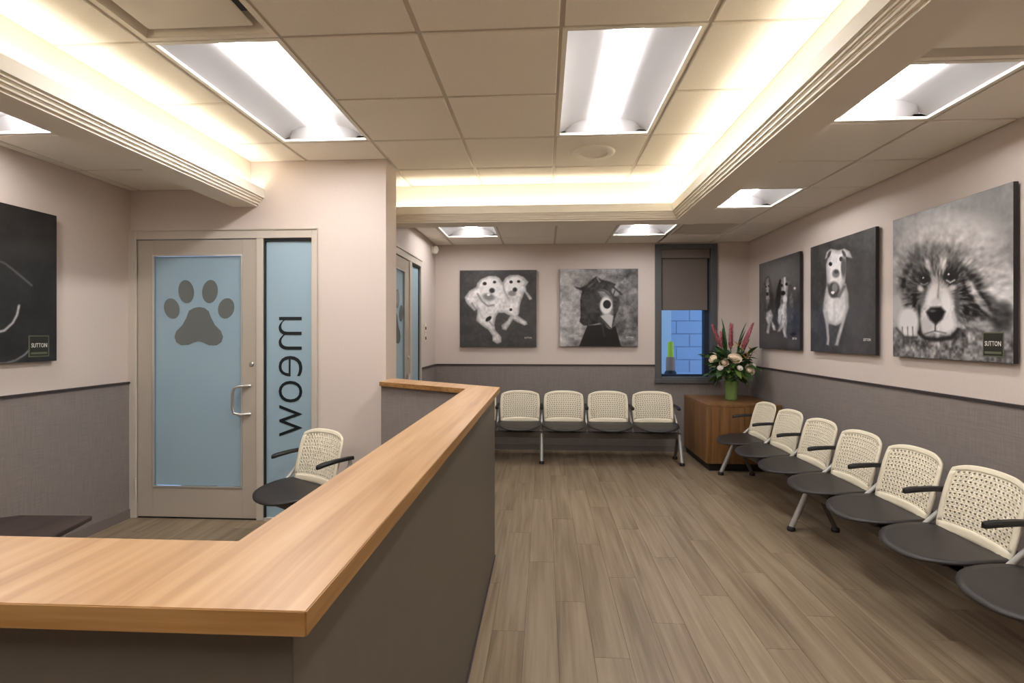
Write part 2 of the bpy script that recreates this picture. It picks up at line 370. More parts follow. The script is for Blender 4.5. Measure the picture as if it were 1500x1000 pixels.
def diffuser(label, x, y, z, slats=0):
    t = thing('air_diffuser', label, 'air vent', (x, y, z), 0, 'ceiling air vents'); h = P/2
    fr = MB()
    for a in ((-h+.004, -h+.03, -h+.004, h-.004), (h-.03, h-.004, -h+.004, h-.004), (-h+.03, h-.03, -h+.004, -h+.03), (-h+.03, h-.03, h-.03, h-.004)): fr.box(*a, -.006, .02)
    fr.build('frame', 'soffit', t)
    box('dark_throat', 'beam' if slats else 'plenum', t, -h+.03, h-.03, -h+.03, h-.03, .09, .1)
    v = []
    for r, z_ in ((h-.03, .0), (h-.065, .075)): v += [(-r, -r, z_), (r, -r, z_), (r, r, z_), (-r, r, z_)]
    MB().add(v, [(i, (i+1) % 4, 4+(i+1) % 4, 4+i) for i in range(4)]).build('throat_wall', 'soffit', t)
    if slats:
        for i in range(slats):
            q = -h+.07+(2*h-.14)*i/(slats-1)
            s = MB().box(-h+.06, h-.06, -.012, .012, -.0015, .0015).xf(Matrix.Rotation(R(-35), 4, 'X')); s.build('louvre_slat', 'grid', t, loc=(0, q, .006))
    else:
        MB().box(-h+.075, h-.075, -h+.075, h-.075, .004, .014).build('face_plate', 'soffit', t, bevel=.004)
    return t
diffuser('square plate air diffuser beside the lamp in the raised ceiling', cxm(1), 2.215-P/2, ZC)
diffuser('square plate air diffuser in the low ceiling at upper right', rc, 2.80-P*1.5, ZL)
diffuser('grey louvred air grille in the ceiling in front of the window', rc, 2.80+P*4.5, ZL, 15)
sp = thing('ceiling_speaker', 'round white ceiling speaker beyond the long lamp', 'speaker', (cxm(4)-.03, 2.215+P*2.5, ZC-.008))
pbox('speaker_tile', 'tile', sp, -P/2+.041, P/2+.019, -P/2+.011, P/2-.011, 0, .02)
MB().lathe([(.095, -.001), (.098, -.012), (.13, -.014), (.147, -.006), (.15, 0)], seg=40).build('rim', 'white', sp, True)
MB().lathe([(.0001, -.004), (.06, -.0045), (.094, -.003), (.094, 0)], seg=40).build('grille', 'tile', sp, True)
# ------------------------------------------------------------------ frosted doors
PAWD = [(-.211, 1.577, .059, .078, 18), (-.098, 1.704, .060, .087, 8), (.088, 1.704, .060, .087, -8), (.214, 1.577, .061, .078, -18)]
def frosted_door(name, label, w_open, leaf_x0, leaf_x1, gl, sl, meow, loc, rz, words, flip=1):
    """local frame: x along the wall, -y towards the room, z up"""
    d = thing(name, label, 'door', loc, rz); d['kind'] = 'structure'
    fr = MB()   # frame: outer bars with a proud moulding
    x0, x1 = 0, w_open
    for a in ((x0-.035, x0+.035, 0, DH+.02), (x1-.012, x1+.03, 0, DH+.02)): fr.box(a[0], a[1], -.025, .12, a[2], a[3])
    fr.box(x0+.035, x1-.012, -.025, .12, DH-.055, DH+.02)
    fr.box(x0-.035, x1+.03, -.034, -.025, DH+.005, DH+.02)
    fr.build('frame', 'doorframe', d, bevel=.003)
    mx0, mx1 = leaf_x1+.004, sl[0]
    if mx0 > mx1: mx0, mx1 = sl[1], leaf_x0-.004
    box('mullion', 'doorframe', d, mx0, mx1, -.025, .12, 0, DH-.055, .003)
    lf = MB(); zb, zt = gl[2], gl[3]
    lf.box(leaf_x0, gl[0], -.014, .03, .012, DH-.06).box(gl[1], leaf_x1, -.014, .03, .012, DH-.06).box(gl[0], gl[1], -.014, .03, .012, zb).box(gl[0], gl[1], -.014, .03, zt, DH-.06)
    leaf = lf.build('door_leaf', 'doorleaf', d, bevel=.002)
    b = MB(); e = .012
    b.box(gl[0], gl[0]+e, -.020, -.012, zb, zt).box(gl[1]-e, gl[1], -.018, -.012, zb, zt).box(gl[0]+e, gl[1]-e, -.020, -.012, zb, zb+e).box(gl[0]+e, gl[1]-e, -.018, -.012, zt-e, zt)
    b.build('glazing_bead', 'bead', leaf)
    box('glass_pane', 'frost', leaf, gl[0]+e, gl[1]-e, .0, .008, zb+e, zt-e)
    box('bottom_seal', 'gap', leaf, leaf_x0, leaf_x1, -.010, .02, .001, .012)
    # paw print window
    pc = ((gl[0]+gl[1])/2, 1.41)
    for (px, pz, rx_, rz_, an) in PAWD:
        v = []
        for k in range(28):
            t = 2*math.pi*k/28; ex, ez = rx_*math.cos(t), rz_*math.sin(t); c, s = math.cos(R(an)), math.sin(R(an))
            v.append((pc[0]+px+ex*c-ez*s, pz+ez*c+ex*s))
        MB().extrude(v, -.003, 0, lambda a, z_, q: (a, q, z_)).build('paw_toe', 'decal', leaf)
    pad = [(810, 515), (832, 503), (855, 499), (878, 503), (897, 517), (908, 545), (924, 575), (952, 603), (961, 627), (953, 650), (932, 663), (900, 663), (872, 651), (851, 645), (830, 651), (806, 661), (775, 663), (753, 650), (745, 627), (753, 603), (780, 577), (797, 548)]
    v = [(pc[0]+(a-853)/2.942*.00515, 1.38+(490-(280+b_/2.942))*.00515) for a, b_ in pad]
    MB().extrude(v, -.003, 0, lambda a, z_, q: (a, q, z_)).build('paw_pad', 'decal', leaf)
    # sidelight
    sb = MB().box(sl[0], sl[0]+.012, -.012, .03, .02, DH-.055).box(sl[0]+.012, sl[1], -.012, .03, DH-.075, DH-.055).box(sl[1]-.006, sl[1], -.006, .03, .02, DH-.075)
    sb.build('side_gasket', 'gap', d)
    box('sidelight_sill', 'doorframe', d, sl[0], sl[1], -.02, .1, 0, .02)
    pane = box('sidelight_pane', 'frost', d, sl[0]+.012, sl[1]-.006, .004, .012, .02, DH-.075)
    if words:
        for ch, ya, yb, xa, xb in (('m', 464, 512, 409.5, 444), ('e', 521, 551, 409.5, 445), ('o', 557.5, 589, 409.5, 445), ('w', 593, 639, 410.5, 444.5)):
            cu = bpy.data.curves.new('t', 'FONT'); cu.body = ch; cu.offset = -.014; cu.extrude = .02; cu.resolution_u = 4
            to = bpy.data.objects.new('t', cu); COL.objects.link(to)
            dg = bpy.context.evaluated_depsgraph_get(); me = bpy.data.meshes.new_from_object(to.evaluated_get(dg)); me.name = 'letter'
            bpy.data.objects.remove(to)
            co = np.array([v.co[:] for v in me.vertices]); mn, mxx = co.min(0), co.max(0); q = (co-mn)/(mxx-mn)
            S = .00508; X = lambda p: (p-388)*S+sl[0]-.002; Z = lambda p: 1.38-(p-490)*S
            for v, u in zip(me.vertices, q):
                v.co = (X(xb)+(X(xa)-X(xb))*u[1], .0005+u[2]*.003, Z(ya)+(Z(yb)-Z(ya))*u[0])
            me.materials.clear(); me.materials.append(M['letter']); me.flip_normals()
            o = bpy.data.objects.new('letter', me); COL.objects.link(o); o.parent = pane
    # pull handle, lock, hinges
    hx = leaf_x1-.045 if leaf_x1 < sl[0]+.1 else leaf_x0+.045
    hd = -.115 if leaf_x1 < sl[0]+.1 else .115
    MB().tube([(hx, -.012, 1.0), (hx+hd*.55, -.05, 1.0), (hx+hd*.9, -.055, .985), (hx+hd, -.055, .95), (hx+hd, -.055, .85), (hx+hd*.9, -.055, .80), (hx+hd*.55, -.05, .79), (hx, -.012, .79)], .011, 10).build('pull_handle', 'chrome', leaf, True)
    MB().lathe([(.0001, 0), (.016, .001), (.016, .012), (.012, .016), (.0001, .016)], seg=16).xf(Matrix.Translation((hx+.01, -.012, 1.16)) @ Matrix.Rotation(R(90), 4, 'X')).build('lock_cylinder', 'chrome', leaf, True)
    hxx = leaf_x0-.004 if hd < 0 else leaf_x1+.004
    for z in (.25, 1.9):
        MB().tube([(hxx, -.03, z-.055), (hxx, -.03, z+.055)], .009, 10).build('hinge', 'doorframe', d, True)
    return d
frosted_door('door_1', 'putty metal door with frosted blue glass, paw print and meow sidelight', DX1-DX0, .04, .965, (.16, .86, .235, 1.98), (1.02, 1.388), True, (DX0, YD, 0), 0, True)
# second door: local x runs along +Y; room side is +X
frosted_door('door_2', 'second frosted paw-print door half hidden behind the counter corner', EY1-EY0, .04, .90, (.15, .755, .235, 1.98), (.985, 1.358), True, (XBL, EY0, 0), R(90), False)
# ------------------------------------------------------------------ window
win = thing('window_1', 'narrow grey-framed window with a half-lowered roller blind', 'window', ((WX0+WX1)/2, YB, WZ0)); win['kind'] = 'structure'
ww, wh = (WX1-WX0)/2, WZ1-WZ0
fr = MB().box(-ww, -ww+.075, -.02, .16, 0, wh).box(ww-.075, ww, -.02, .16, 0, wh).box(-ww+.075, ww-.075, -.02, .16, 0, .06).box(-ww+.075, ww-.075, -.02, .16, wh-.06, wh)
fr.build('frame', 'wframe', win, bevel=.004)
MB().box(-ww+.075, -ww+.095, .09, .15, .06, wh-.06).box(ww-.13, ww-.075, .06, .15, .06, wh-.06).box(-ww+.095, ww-.13, .09, .15, .06, .085).box(-ww+.095, ww-.13, .09, .15, wh-.085, wh-.06).build('sash', 'extdark', win)
box('pane', 'glass', win, -ww+.095, ww-.13, .115, .121, .085, wh-.085)
box('sill', 'wframe', win, -ww-.01, ww+.01, -.045, -.02, -.012, .035, .003)
box('blind_cassette', 'blind', win, -ww+.078, ww-.078, .005, .075, wh-.165, wh-.06, .004)
bl = box('blind_fabric', 'blind', win, -ww+.085, ww-.10, .038, .041, .865, wh-.165)
box('bottom_bar', 'blind', bl, -ww+.085, ww-.10, .032, .047, .850, .872, .002)
# outside: a blue-lit yard wall, a pale pier, a sleeved post on a ledge
yard = struct(box('wall_outside', 'ext', None, .2, 4.2, 8.3, 8.5, -.5, 3.6), 'blue-lit brick wall across the yard outside the window', 'wall')
bm_ = MB().box(0, .39, 0, .02, 0, .185).mesh('brick', 'ext')
for r_ in range(11):
    for c_ in range(5):
        o = bpy.data.objects.new('brick', bm_); COL.objects.link(o); o.parent = yard; o.location = (1.25+c_*.4+(r_ % 2)*.2, 8.285, .2+r_*.2)
struct(box('floor_outside', 'ext', None, .2, 4.2, 6.5, 8.3, -.5, .80), 'raised yard paving outside the window', 'ground')
pier = tag(box('stone_pier', 'extpale', None, 1.72, 1.90, 8.0, 8.27, .80, 3.0, .01), 'pale stone pier seen through the window glass', 'pier')
post = thing('safety_post', 'small lime-topped post with black base outside the window', 'post', (1.70, 7.2, .80))
MB().lathe([(.075, 0), (.08, .02), (.078, .07), (.05, .11), (.04, .115)], seg=20).build('base', 'black', post, True)
MB().lathe([(.058, .10), (.062, .12), (.058, .27), (.05, .28)], seg=20).build('body', 'tan', post, True)
MB().lathe([(.036, .27), (.04, .29), (.04, .46), (.03, .485), (.0001, .49)], seg=20).build('sleeve', 'lime', post, True)
# ------------------------------------------------------------------ counter
ZK, TK = 1.05, .030
ctr = thing('reception_counter', 'low reception divider with oak top and taupe panels running to the wall corner', 'counter', (-.31, 2.0, 0))
ox, oy = -.31, 2.0
def loc(poly): return [(a-ox, b-oy) for a, b in poly]
top = [(-2.6, .59), (-.285, .612), (-.278, 3.292), (-1.154, 3.93), (-1.154, 3.63), (-.478, 3.19), (-.488, .812), (-2.6, .80)]
tp = [(-.285, .612), (-.278, 3.292), (-.478, 3.19), (-.488, .812)]
# top boards mitred at the corners, edges as separate bands
near = [(-2.6, .59), (-.285, .612), (-.488, .812), (-2.6, .80)]
far = [(-.278, 3.292), (-1.154, 3.93), (-1.154, 3.63), (-.478, 3.19)]
MB().prism(loc(top), ZK-TK+.001, ZK).build('worktop', 'countertop', ctr)
def band(p, q, out):
    (x0, y0), (x1, y1) = p, q; d = Vector((x1-x0, y1-y0, 0)).normalized(); n = Vector((d.y, -d.x, 0))*out
    poly = [(x0, y0), (x1, y1), (x1+n.x*.002, y1+n.y*.002), (x0+n.x*.002, y0+n.y*.002)]
    return MB().prism(loc(poly), ZK-TK, ZK-.0012).build('edge_band', 'counteredge_long' if abs(y1-y0) > abs(x1-x0) else 'counteredge', ctr)
n_ = len(top)
for i in range(n_): band(top[i], top[(i+1) % n_], 1)
body = MB()
pn = [(-2.6, .615), (-.312, .637), (-.308, 3.27), (-.44, 3.22), (-.452, .79), (-2.6, .78)]
body.prism(loc([(-.312, .637), (-.308, 3.275), (-.448, 3.205), (-.458, .785)]), 0, ZK-TK).build('long_panel', 'laminate', ctr)
MB().prism(loc([(-2.6, .615), (-.330, .637), (-.472, .785), (-2.6, .775)]), .0, ZK-TK).build('near_panel', 'laminate', ctr)
MB().prism(loc([(-.330, .6365), (-.3125, .6365), (-.3125, .66), (-.330, .66)]), 0, ZK-TK).build('corner_strip', 'laminate', ctr)
MB().prism(loc([(-.31, 3.277), (-1.154, 3.892), (-1.154, 3.665), (-.462, 3.215)]), 0, ZK-TK).build('angled_panel', 'fabric', ctr)
MB().prism(loc([(-.302, .65), (-.300, 3.27), (-.308, 3.27), (-.311, .65)]), 0, .006).build('floor_trim', 'trimdark', ctr)
# ------------------------------------------------------------------ beam seating
PITCH = .4925
def back_pt(u, v):
    hw = .214+.010*math.sin(math.pi*min(v, 1)*.9)
    if v > .78: hw *= 1-.04*((v-.78)/.22)**3
    if v < .12: hw *= 1-.03*((.12-v)/.12)**2
    ztop = .352-.034*abs(u)**3.4; zbot = .012*(1-u*u)
    z = zbot+(ztop-zbot)*v
    y = -.075+.105*v**1.15-.045*u*u*(.4+.6*v)-.012*math.sin(math.pi*v)*(1-u*u)
    return (hw*u, y, .392+z)
def grid_surface(us, vs):
    v = [back_pt(a, b) for b in vs for a in us]; n = len(us)
    return v, [(j*n+i, j*n+i+1, (j+1)*n+i+1, (j+1)*n+i) for j in range(len(vs)-1) for i in range(n-1)]
def make_back():
    ui, v0, v1 = .87, .15, .92
    lin_ = lambda a, b, n: [a+(b-a)*i/n for i in range(n+1)]
    rim = MB()
    rim.add(*grid_surface(lin_(-1, 1, 16), lin_(0, v0, 3))); rim.add(*grid_surface(lin_(-1, 1, 16), lin_(v1, 1, 3)))
    rim.add(*grid_surface(lin_(-1, -ui, 3), lin_(v0, v1, 12))); rim.add(*grid_surface(lin_(ui, 1, 3), lin_(v0, v1, 12)))
    me = rim.mesh('rim', 'cream', True)
    bm = bmesh.new(); bm.from_mesh(me); bmesh.ops.remove_doubles(bm, verts=bm.verts, dist=.0008); bmesh.ops.recalc_face_normals(bm, faces=bm.faces); bm.to_mesh(me); bm.free()
    per = MB(); nc, nr = 15, 12
    for r_ in range(nr):
        for c_ in range(nc):
            a0 = -ui+2*ui*c_/nc; a1 = -ui+2*ui*(c_+1)/nc; b0 = v0+(v1-v0)*r_/nr; b1 = v0+(v1-v0)*(r_+1)/nr
            am, bm2 = (a0+a1)/2, (b0+b1)/2; ha, hb = (a1-a0)/2, (b1-b0)/2
            sh = (.22 if r_ % 2 else -.22)
            outer = [(-1, -1), (0, -1), (1, -1), (1, 0), (1, 1), (0, 1), (-1, 1), (-1, 0)]
            inner = [(-.36, -.34), (0, -.45), (.36, -.34), (.53, 0), (.36, .34), (0, .45), (-.36, .34), (-.53, 0)]
            pts = [back_pt(am+p*ha, bm2+q*hb) for p, q in outer]+[back_pt(am+(p+sh)*ha, bm2+q*hb) for p, q in inner]
            per.add(pts, [(k, (k+1) % 8, 8+(k+1) % 8, 8+k) for k in range(8)])
    pm = per.mesh('perforated_panel', 'cream', True)
    return me, pm
BACKM, PERFM = make_back()
def make_seat():
    s = MB(); seg = 40; rings = 7; v = []
    def zz(x, y):   # y: 0 at back .. -1 front
        t = (y+.235)/.47; z = .0
        t = 1-t                        # 0 back, 1 front
        z += .030*max(0, .22-t)/.22
        z += .010*math.sin(math.pi*t*1.6)
        z -= .014*max(0, t-.82)**1.5/.076
        z += .010*(abs(x)/.235)**2
        return z
    for k in range(rings+1):
        q = k/rings
        for i in range(seg):
            a = 2*math.pi*i/seg; c, sn = math.cos(a), math.sin(a); n = 2.7
            x = .241*q*math.copysign(abs(c)**(2/n), c); y = .235*q*math.copysign(abs(sn)**(2/n), sn)
            if y < 0: x *= 1-.12*(y/.235)**2
            v.append((x, y-.215, .398+zz(x, y)))
    f = [(k*seg+i, k*seg+(i+1) % seg, (k+1)*seg+(i+1) % seg, (k+1)*seg+i) for k in range(rings) for i in range(seg)]
    m = MB().add(v, f); me = m.mesh('seat', 'seat', True)
    bm = bmesh.new(); bm.from_mesh(me); bmesh.ops.remove_doubles(bm, verts=bm.verts, dist=.0003); bmesh.ops.recalc_face_normals(bm, faces=bm.faces)
    for fc in bm.faces:
        if fc.normal.z < 0: fc.normal_flip()
    bm.to_mesh(me); bm.free(); return me
SEATM = make_seat()
def inst(name, me, parent, loc=(0, 0, 0), solid=0, off=0):
    o = bpy.data.objects.new(name, me); COL.objects.link(o); o.parent = parent; o.location = loc
    if solid:
        s = o.modifiers.new('thickness', 'SOLIDIFY'); s.thickness = solid; s.offset = off
    return o
ARM = MB()
def arm_mesh():
    pts = [(.035, .586, .012), (.0, .588, .014), (-.10, .588, .017), (-.19, .582, .020), (-.222, .576, .017), (-.232, .573, .008)]
    v = []; f = []
    for y, z, w in pts:
        h = .011
        v += [(-w, y, z-h), (w, y, z-h), (w*1.05, y, z+h*.2), (w*.7, y, z+h), (-w*.7, y, z+h), (-w*1.05, y, z+h*.2)]
    n = len(pts)
    for i in range(n-1):
        for k in range(6): f.append((i*6+k, i*6+(k+1) % 6, (i+1)*6+(k+1) % 6, (i+1)*6+k))
    f += [tuple(range(6)), tuple(range((n-1)*6, n*6))]
    return MB().add(v, f).mesh('armrest', 'black', True)
ARMM = arm_mesh()
SUPM = MB().tube([(0, -.235, .335), (0, -.20, .352), (0, -.14, .395), (0, -.02, .505), (0, .012, .545), (0, .012, .578)], .0125, 10).mesh('arm_support', 'silver', True)
LEGF = MB().tube([(0, -.225, .30), (0, -.345, .022)], .019, 12).mesh('leg', 'silver', True)
LEGR = MB().tube([(0, -.165, .27), (0, -.045, .022)], .016, 12).mesh('leg', 'beam', True)
FOOT = MB().lathe([(.026, 0), (.028, .012), (.024, .026), (.016, .032)], seg=16).mesh('foot', 'black', True)
BRK = MB().extrude([(-.05, .315), (.05, .315), (.12, .375), (.12, .392), (-.12, .392), (-.12, .375)], -.26, -.14, lambda a, b, t: (a, t, b)).mesh('seat_bracket', 'black')
CLIP = MB().box(-.03, .03, -.085, -.055, .34, .41).mesh('back_bracket', 'black')
def bench(name, label, cat, n, legs, locn, rz, group=None, noarm=()):
    t = thing(name, label, cat, locn, rz, group)
    for i in range(n):
        x = i*PITCH
        inst('seat', SEATM, t, (x, 0, 0), .011, -1)
        b = inst('backrest', BACKM, t, (x, 0, 0), .011, 0)
        inst('perforated_panel', PERFM, b, (0, 0, 0), .006, 0)
        inst('seat_bracket', BRK, t, (x, 0, 0)); inst('back_bracket', CLIP, t, (x-.12, 0, 0)); inst('back_bracket', CLIP, t, (x+.12, 0, 0))
    for i in range(n+1):
        if i in noarm: continue
        x = (i-.5)*PITCH
        inst('armrest', ARMM, t, (x, 0, 0)); inst('arm_support', SUPM, t, (x, 0, 0))
    for g_ in legs:
        x = (g_-.5)*PITCH
        l = inst('leg', LEGF, t, (x, 0, 0)); inst('foot', FOOT, l, (0, -.347, 0))
        l = inst('leg', LEGR, t, (x, 0, 0)); inst('foot', FOOT, l, (0, -.045, 0))
    box('beam', 'beam', t, -.5*PITCH-.02, (n-.5)*PITCH+.02, -.235, -.165, .255, .318, .006)
    return t
GB = 'rows of waiting room seating'
bench('beam_seating', 'row of white-backed beam seats under the dog prints on the right wall', 'bench', 7, (0, 3, 7), (2.085, 5.05, 0), R(-90), GB)
bench('beam_seating', 'row of white-backed beam seats facing out from the back wall', 'bench', 5, (0.5, 2, 5), (1.195-4*.4875-.01, 5.98, 0), 0, GB)
bench('beam_chair', 'single white-backed armchair by the meow sidelight, behind the counter', 'chair', 1, (.5,), (-1.46, 3.43, 0), R(-32))
# dark tablet on a beam by the left wall
tb = thing('low_side_table', 'low dark flat tablet table on a silver leg by the left wall', 'table', (-2.65, 2.3, 0))
MB().prism([(.225, .385), (.29, .07), (.28, -.25), (-.35, -.25), (-.35, .25), (-.17, .37)], .382, .408).build('table_top', 'darkwood', tb, bevel=.005)
box('beam', 'beam', tb, -.16, -.09, -.25, .30, .30, .36, .004); box('mount_plate', 'black', tb, -.2, .05, .0, .25, .36, .383)
l = MB().tube([(-.1, .2, .33), (.13, .225, .368), (.19, .235, .36), (.205, .235, .30), (.21, .235, .022)], .018, 12).build('leg', 'silver', tb, True); inst('foot', FOOT, l, (.21, .235, 0))
l = MB().tube([(-.13, .10, .31), (-.27, .10, .022)], .016, 12).build('leg', 'silver', tb, True); inst('foot', FOOT, l, (-.27, .10, 0))
# ------------------------------------------------------------------ corner cabinet
cab = thing('corner_cabinet', 'walnut corner cabinet with black plinth below the window', 'cabinet', (2.01, 5.86, 0))
CX0, CX1, CY0, CY1 = 1.645-2.01, XR-.025-2.01, 5.415-5.86, YB-.02-5.86
box('plinth', 'black', cab, CX0+.03, CX1, CY0+.035, CY1, 0, .075)
box('body', 'cabinet', cab, CX0, CX1, CY0+.02, CY1, .075, .650, .002)
xm = (CX0+CX1)/2
for a, b in ((CX0+.001, xm-.0015), (xm+.0015, CX1-.001)): pbox('door', 'cabinet', cab, a, b, CY0, CY0+.019, .078, .648, .0015)
box('top', 'cabinet', cab, CX0, CX1, CY0, CY1, .650, .672, .002)
# ------------------------------------------------------------------ vase and bouquet
VX, VY, VZ = 2.035, 5.86, .672
vase = thing('glass_vase', 'green glass vase on the corner cabinet', 'vase', (VX, VY, VZ))
MB().lathe([(.055, 0), (.062, .006), (.064, .05), (.068, .12), (.074, .205), (.071, .206), (.064, .12), (.060, .05), (.056, .012), (.0001, .010)], seg=32).build('glass_body', 'vase', vase, True)
MB().lathe([(.0001, .013), (.055, .013), (.058, .05), (.062, .12), (.064, .15), (.0001, .15)], seg=28).build('water', 'water', vase, True)
bq = thing('flower_bouquet', 'bouquet of cream roses, pink ginger spikes and green leaves in the vase', 'flowers', (VX, VY, VZ+.03))
S_ = .00747
def bp(px, py, dy=0): return Vector(((px-1069)*S_, dy, 1.38-(py-490)*S_-VZ-.03))
def stemto(p, r=.004):
    q = Vector((p.x*.12, p.y*.12, .0)); m_ = Vector((p.x*.25, p.y*.25, .20))
    MB().tube([q, m_, q.lerp(p, .55)*.5+m_.lerp(p, .5)*.5, p], r, 6).build('stem', 'stem', bq, True)
def leafmesh(ln, w, mt, bend=.25):
    v = []; f = []; n = 8
    for i in range(n+1):
        t = i/n; ww_ = w*math.sin(math.pi*min(1, t*.97+.03))**.8; zc = -bend*ln*t*t
        v += [(-ww_, t*ln, zc+ww_*.35), (0, t*ln, zc), (ww_, t*ln, zc+ww_*.35)]
    for i in range(n): f += [(i*3, i*3+1, i*3+4, i*3+3), (i*3+1, i*3+2, i*3+5, i*3+4)]
    return MB().add(v, f).mesh('leaf', mt, True)
LEAVES = [leafmesh(.16, .026, 'leaf'), leafmesh(.13, .032, 'leaf', .4), leafmesh(.15, .022, 'leafl', .2)]
def aim(o, p, d, roll=0):
    q = Vector(d).normalized().to_track_quat('Y', 'Z'); o.rotation_mode = 'QUATERNION'; o.rotation_quaternion = q @ Matrix.Rotation(roll, 3, 'Y').to_quaternion(); o.location = p
rnd = random.Random(3)
for i in range(190):
    a = rnd.uniform(0, 2*math.pi); e = rnd.uniform(-.6, 1.0); rr = rnd.uniform(.05, .18)
    c = Vector((math.cos(a)*rr*1.15, math.sin(a)*rr, .30+e*.14+rnd.uniform(-.05, .08)))
    if c.x+.17*math.cos(a) > .32: continue
    o = inst('leaf', LEAVES[rnd.choice((0, 0, 1, 1, 2))], bq, (0, 0, 0)); s = rnd.uniform(.7, 1.15); o.scale = (s, s, s)
    aim(o, c, Vector((math.cos(a), math.sin(a), e*.9+rnd.uniform(-.4, .4))), rnd.uniform(-.8, .8))
BLADE = leafmesh(.34, .028, 'leaf', .05)
for px, py, dy, lean in ((1057, 466, .0, -.1), (1060, 480, .05, -.05), (1090, 470, .02, .28), (1086, 482, -.03, .25), (1098, 492, .06, .4), (1044, 500, .05, -.4)):
    o = inst('blade_leaf', BLADE, bq); tip = bp(px, py, dy); base = Vector((tip.x-.34*lean*.95, dy*.5, tip.z-.33)); aim(o, base, tip-base, rnd.uniform(-.5, .5))
def spike(tip, base, r=.024):
    t = MB(); d = (tip-base); L_ = d.length; n = 11
    for k in range(n):
        q = k/n; ring = 6 if k < n-2 else 4
        rad = r*(1-.65*q**1.6)
        for j in range(ring):
            a = 2*math.pi*(j+.5*(k % 2))/ring; cz = q*L_; out = rad
            ca, sa = math.cos(a), math.sin(a)
            # one pointed bract
            w = .011*(1-.4*q); pts = [(ca*.004-sa*-w, sa*.004+ca*-w, cz), (ca*.004-sa*w, sa*.004+ca*w, cz), (ca*out-sa*w*.8, sa*out+ca*w*.8, cz+.022), (ca*out+sa*w*.8, sa*out-ca*w*.8, cz+.022), (ca*out*1.1, sa*out*1.1, cz+.046)]
            t.add(pts, [(0, 1, 2, 3), (3, 2, 4)])
    t.tube([(0, 0, 0), (0, 0, L_)], [.010, .004], 6)
    q = d.normalized().to_track_quat('Z', 'Y').to_matrix().to_4x4(); t.xf(Matrix.Translation(base) @ q)
    t.build('ginger_spike', 'pink', bq, True); stemto(base, .005)
for (tx, ty), (bx_, by_), dy in (((1041, 477), (1054, 508), -.02), ((1066, 474), (1067, 510), -.03), ((1073, 476), (1070, 508), .04), ((1100, 474), (1085, 508), .0), ((1092, 484), (1082, 510), -.06), ((1058, 487), (1063, 512), .06)):
    spike(bp(tx, ty, dy*1.5), bp(bx_, by_, dy))
def rosemesh(mt, r=.04):
    t = MB()
    for k in range(4):
        n = 4+k; rad = r*(.28+.24*k); h = r*(1.25-.16*k)
        for j in range(n):
            a0 = 2*math.pi*(j/n)+k*.7; sp_ = math.pi/n*1.25; v = []; nu, nv = 4, 3
            for b_ in range(nv+1):
                for u_ in range(nu+1):
                    a = a0+(-1+2*u_/nu)*sp_; q = b_/nv; rr = rad*(.35+.75*math.sin(q*1.5))*(1+.10*(q > .9)); zc = (-r*.55)+q*h*(1-.12*((-1+2*u_/nu)**2))
                    v.append((math.cos(a)*rr, math.sin(a)*rr, zc))
            t.add(v, [(b_*(nu+1)+u_, b_*(nu+1)+u_+1, (b_+1)*(nu+1)+u_+1, (b_+1)*(nu+1)+u_) for b_ in range(nv) for u_ in range(nu)])
    t.lathe([(.0001, -r*.5), (r*.62, -r*.2), (r*.66, r*.12), (r*.42, r*.42), (r*.18, r*.52), (.0001, r*.5)], seg=12)
    return t.mesh('rose', mt, True)
ROSE, WROSE = rosemesh('rose'), rosemesh('whitef', .026)
for px, py, dy, s, me in ((1038, 525, -.12, 1.0, ROSE), (1051, 530, -.17, 1.05, ROSE), (1067, 524, -.17, 1.3, ROSE), (1061, 522, -.19, .85, ROSE), (1086, 540, -.17, 1.25, ROSE), (1045, 537, -.19, 1, WROSE), (1071, 537, -.21, 1, WROSE), (1095, 534, -.12, .9, WROSE), (1090, 518, .12, 1, ROSE), (1052, 520, .15, 1, ROSE)):
    p = bp(px, py, dy); o = inst('rose', me, bq); o.scale = (s, s, s); d = Vector((p.x*.8, dy*1.1-.02 if dy < 0 else dy, .14)).normalized()
    o.rotation_mode = 'QUATERNION'; o.rotation_quaternion = d.to_track_quat('Z', 'Y'); o.location = p; stemto(p-d*.02)
PET = leafmesh(.085, .012, 'yellow', .35)
for px, py, dy in ((1095, 515, -.08), (1074, 506, -.10), (1082, 524, -.15)):
    p = bp(px, py, dy); stemto(p)
    for j in range(5):
        a = 2*math.pi*j/5; o = inst('lily_petal', PET, bq); aim(o, p, (math.cos(a)*.8+p.x, -.2, math.sin(a)*.7+.5), 0)
# ------------------------------------------------------------------ small wall fittings
for z, lb, nm in ((1.455, 'upper ivory wall plate with dark dial beside the second door', 'wall_plate'), (1.345, 'lower ivory wall plate with dark key slot beside the second door', 'wall_plate')):
    t = thing(nm, lb, 'switch', (XBL, 5.76, z), 0, 'small plates beside the second door')
    box('cover', 'plate', t, 0, .008, -.04, .04, -.05, .05, .003); box('toggle', 'trimdark', t, .008, .016, -.012, .012, -.02, .012, .002)
t = thing('motion_sensor', 'small white motion sensor high in the far left corner', 'sensor', (XBL, 6.14, 2.38))
MB().box(0, .012, -.035, .035, -.05, .05).build('mount', 'white', t, bevel=.003)
MB().lathe([(.0001, -.045), (.02, -.043), (.034, -.025), (.038, 0), (.034, .03), (.02, .045), (.0001, .047)], (.04, 0, 0), 20).build('sensor_head', 'white', t, True)
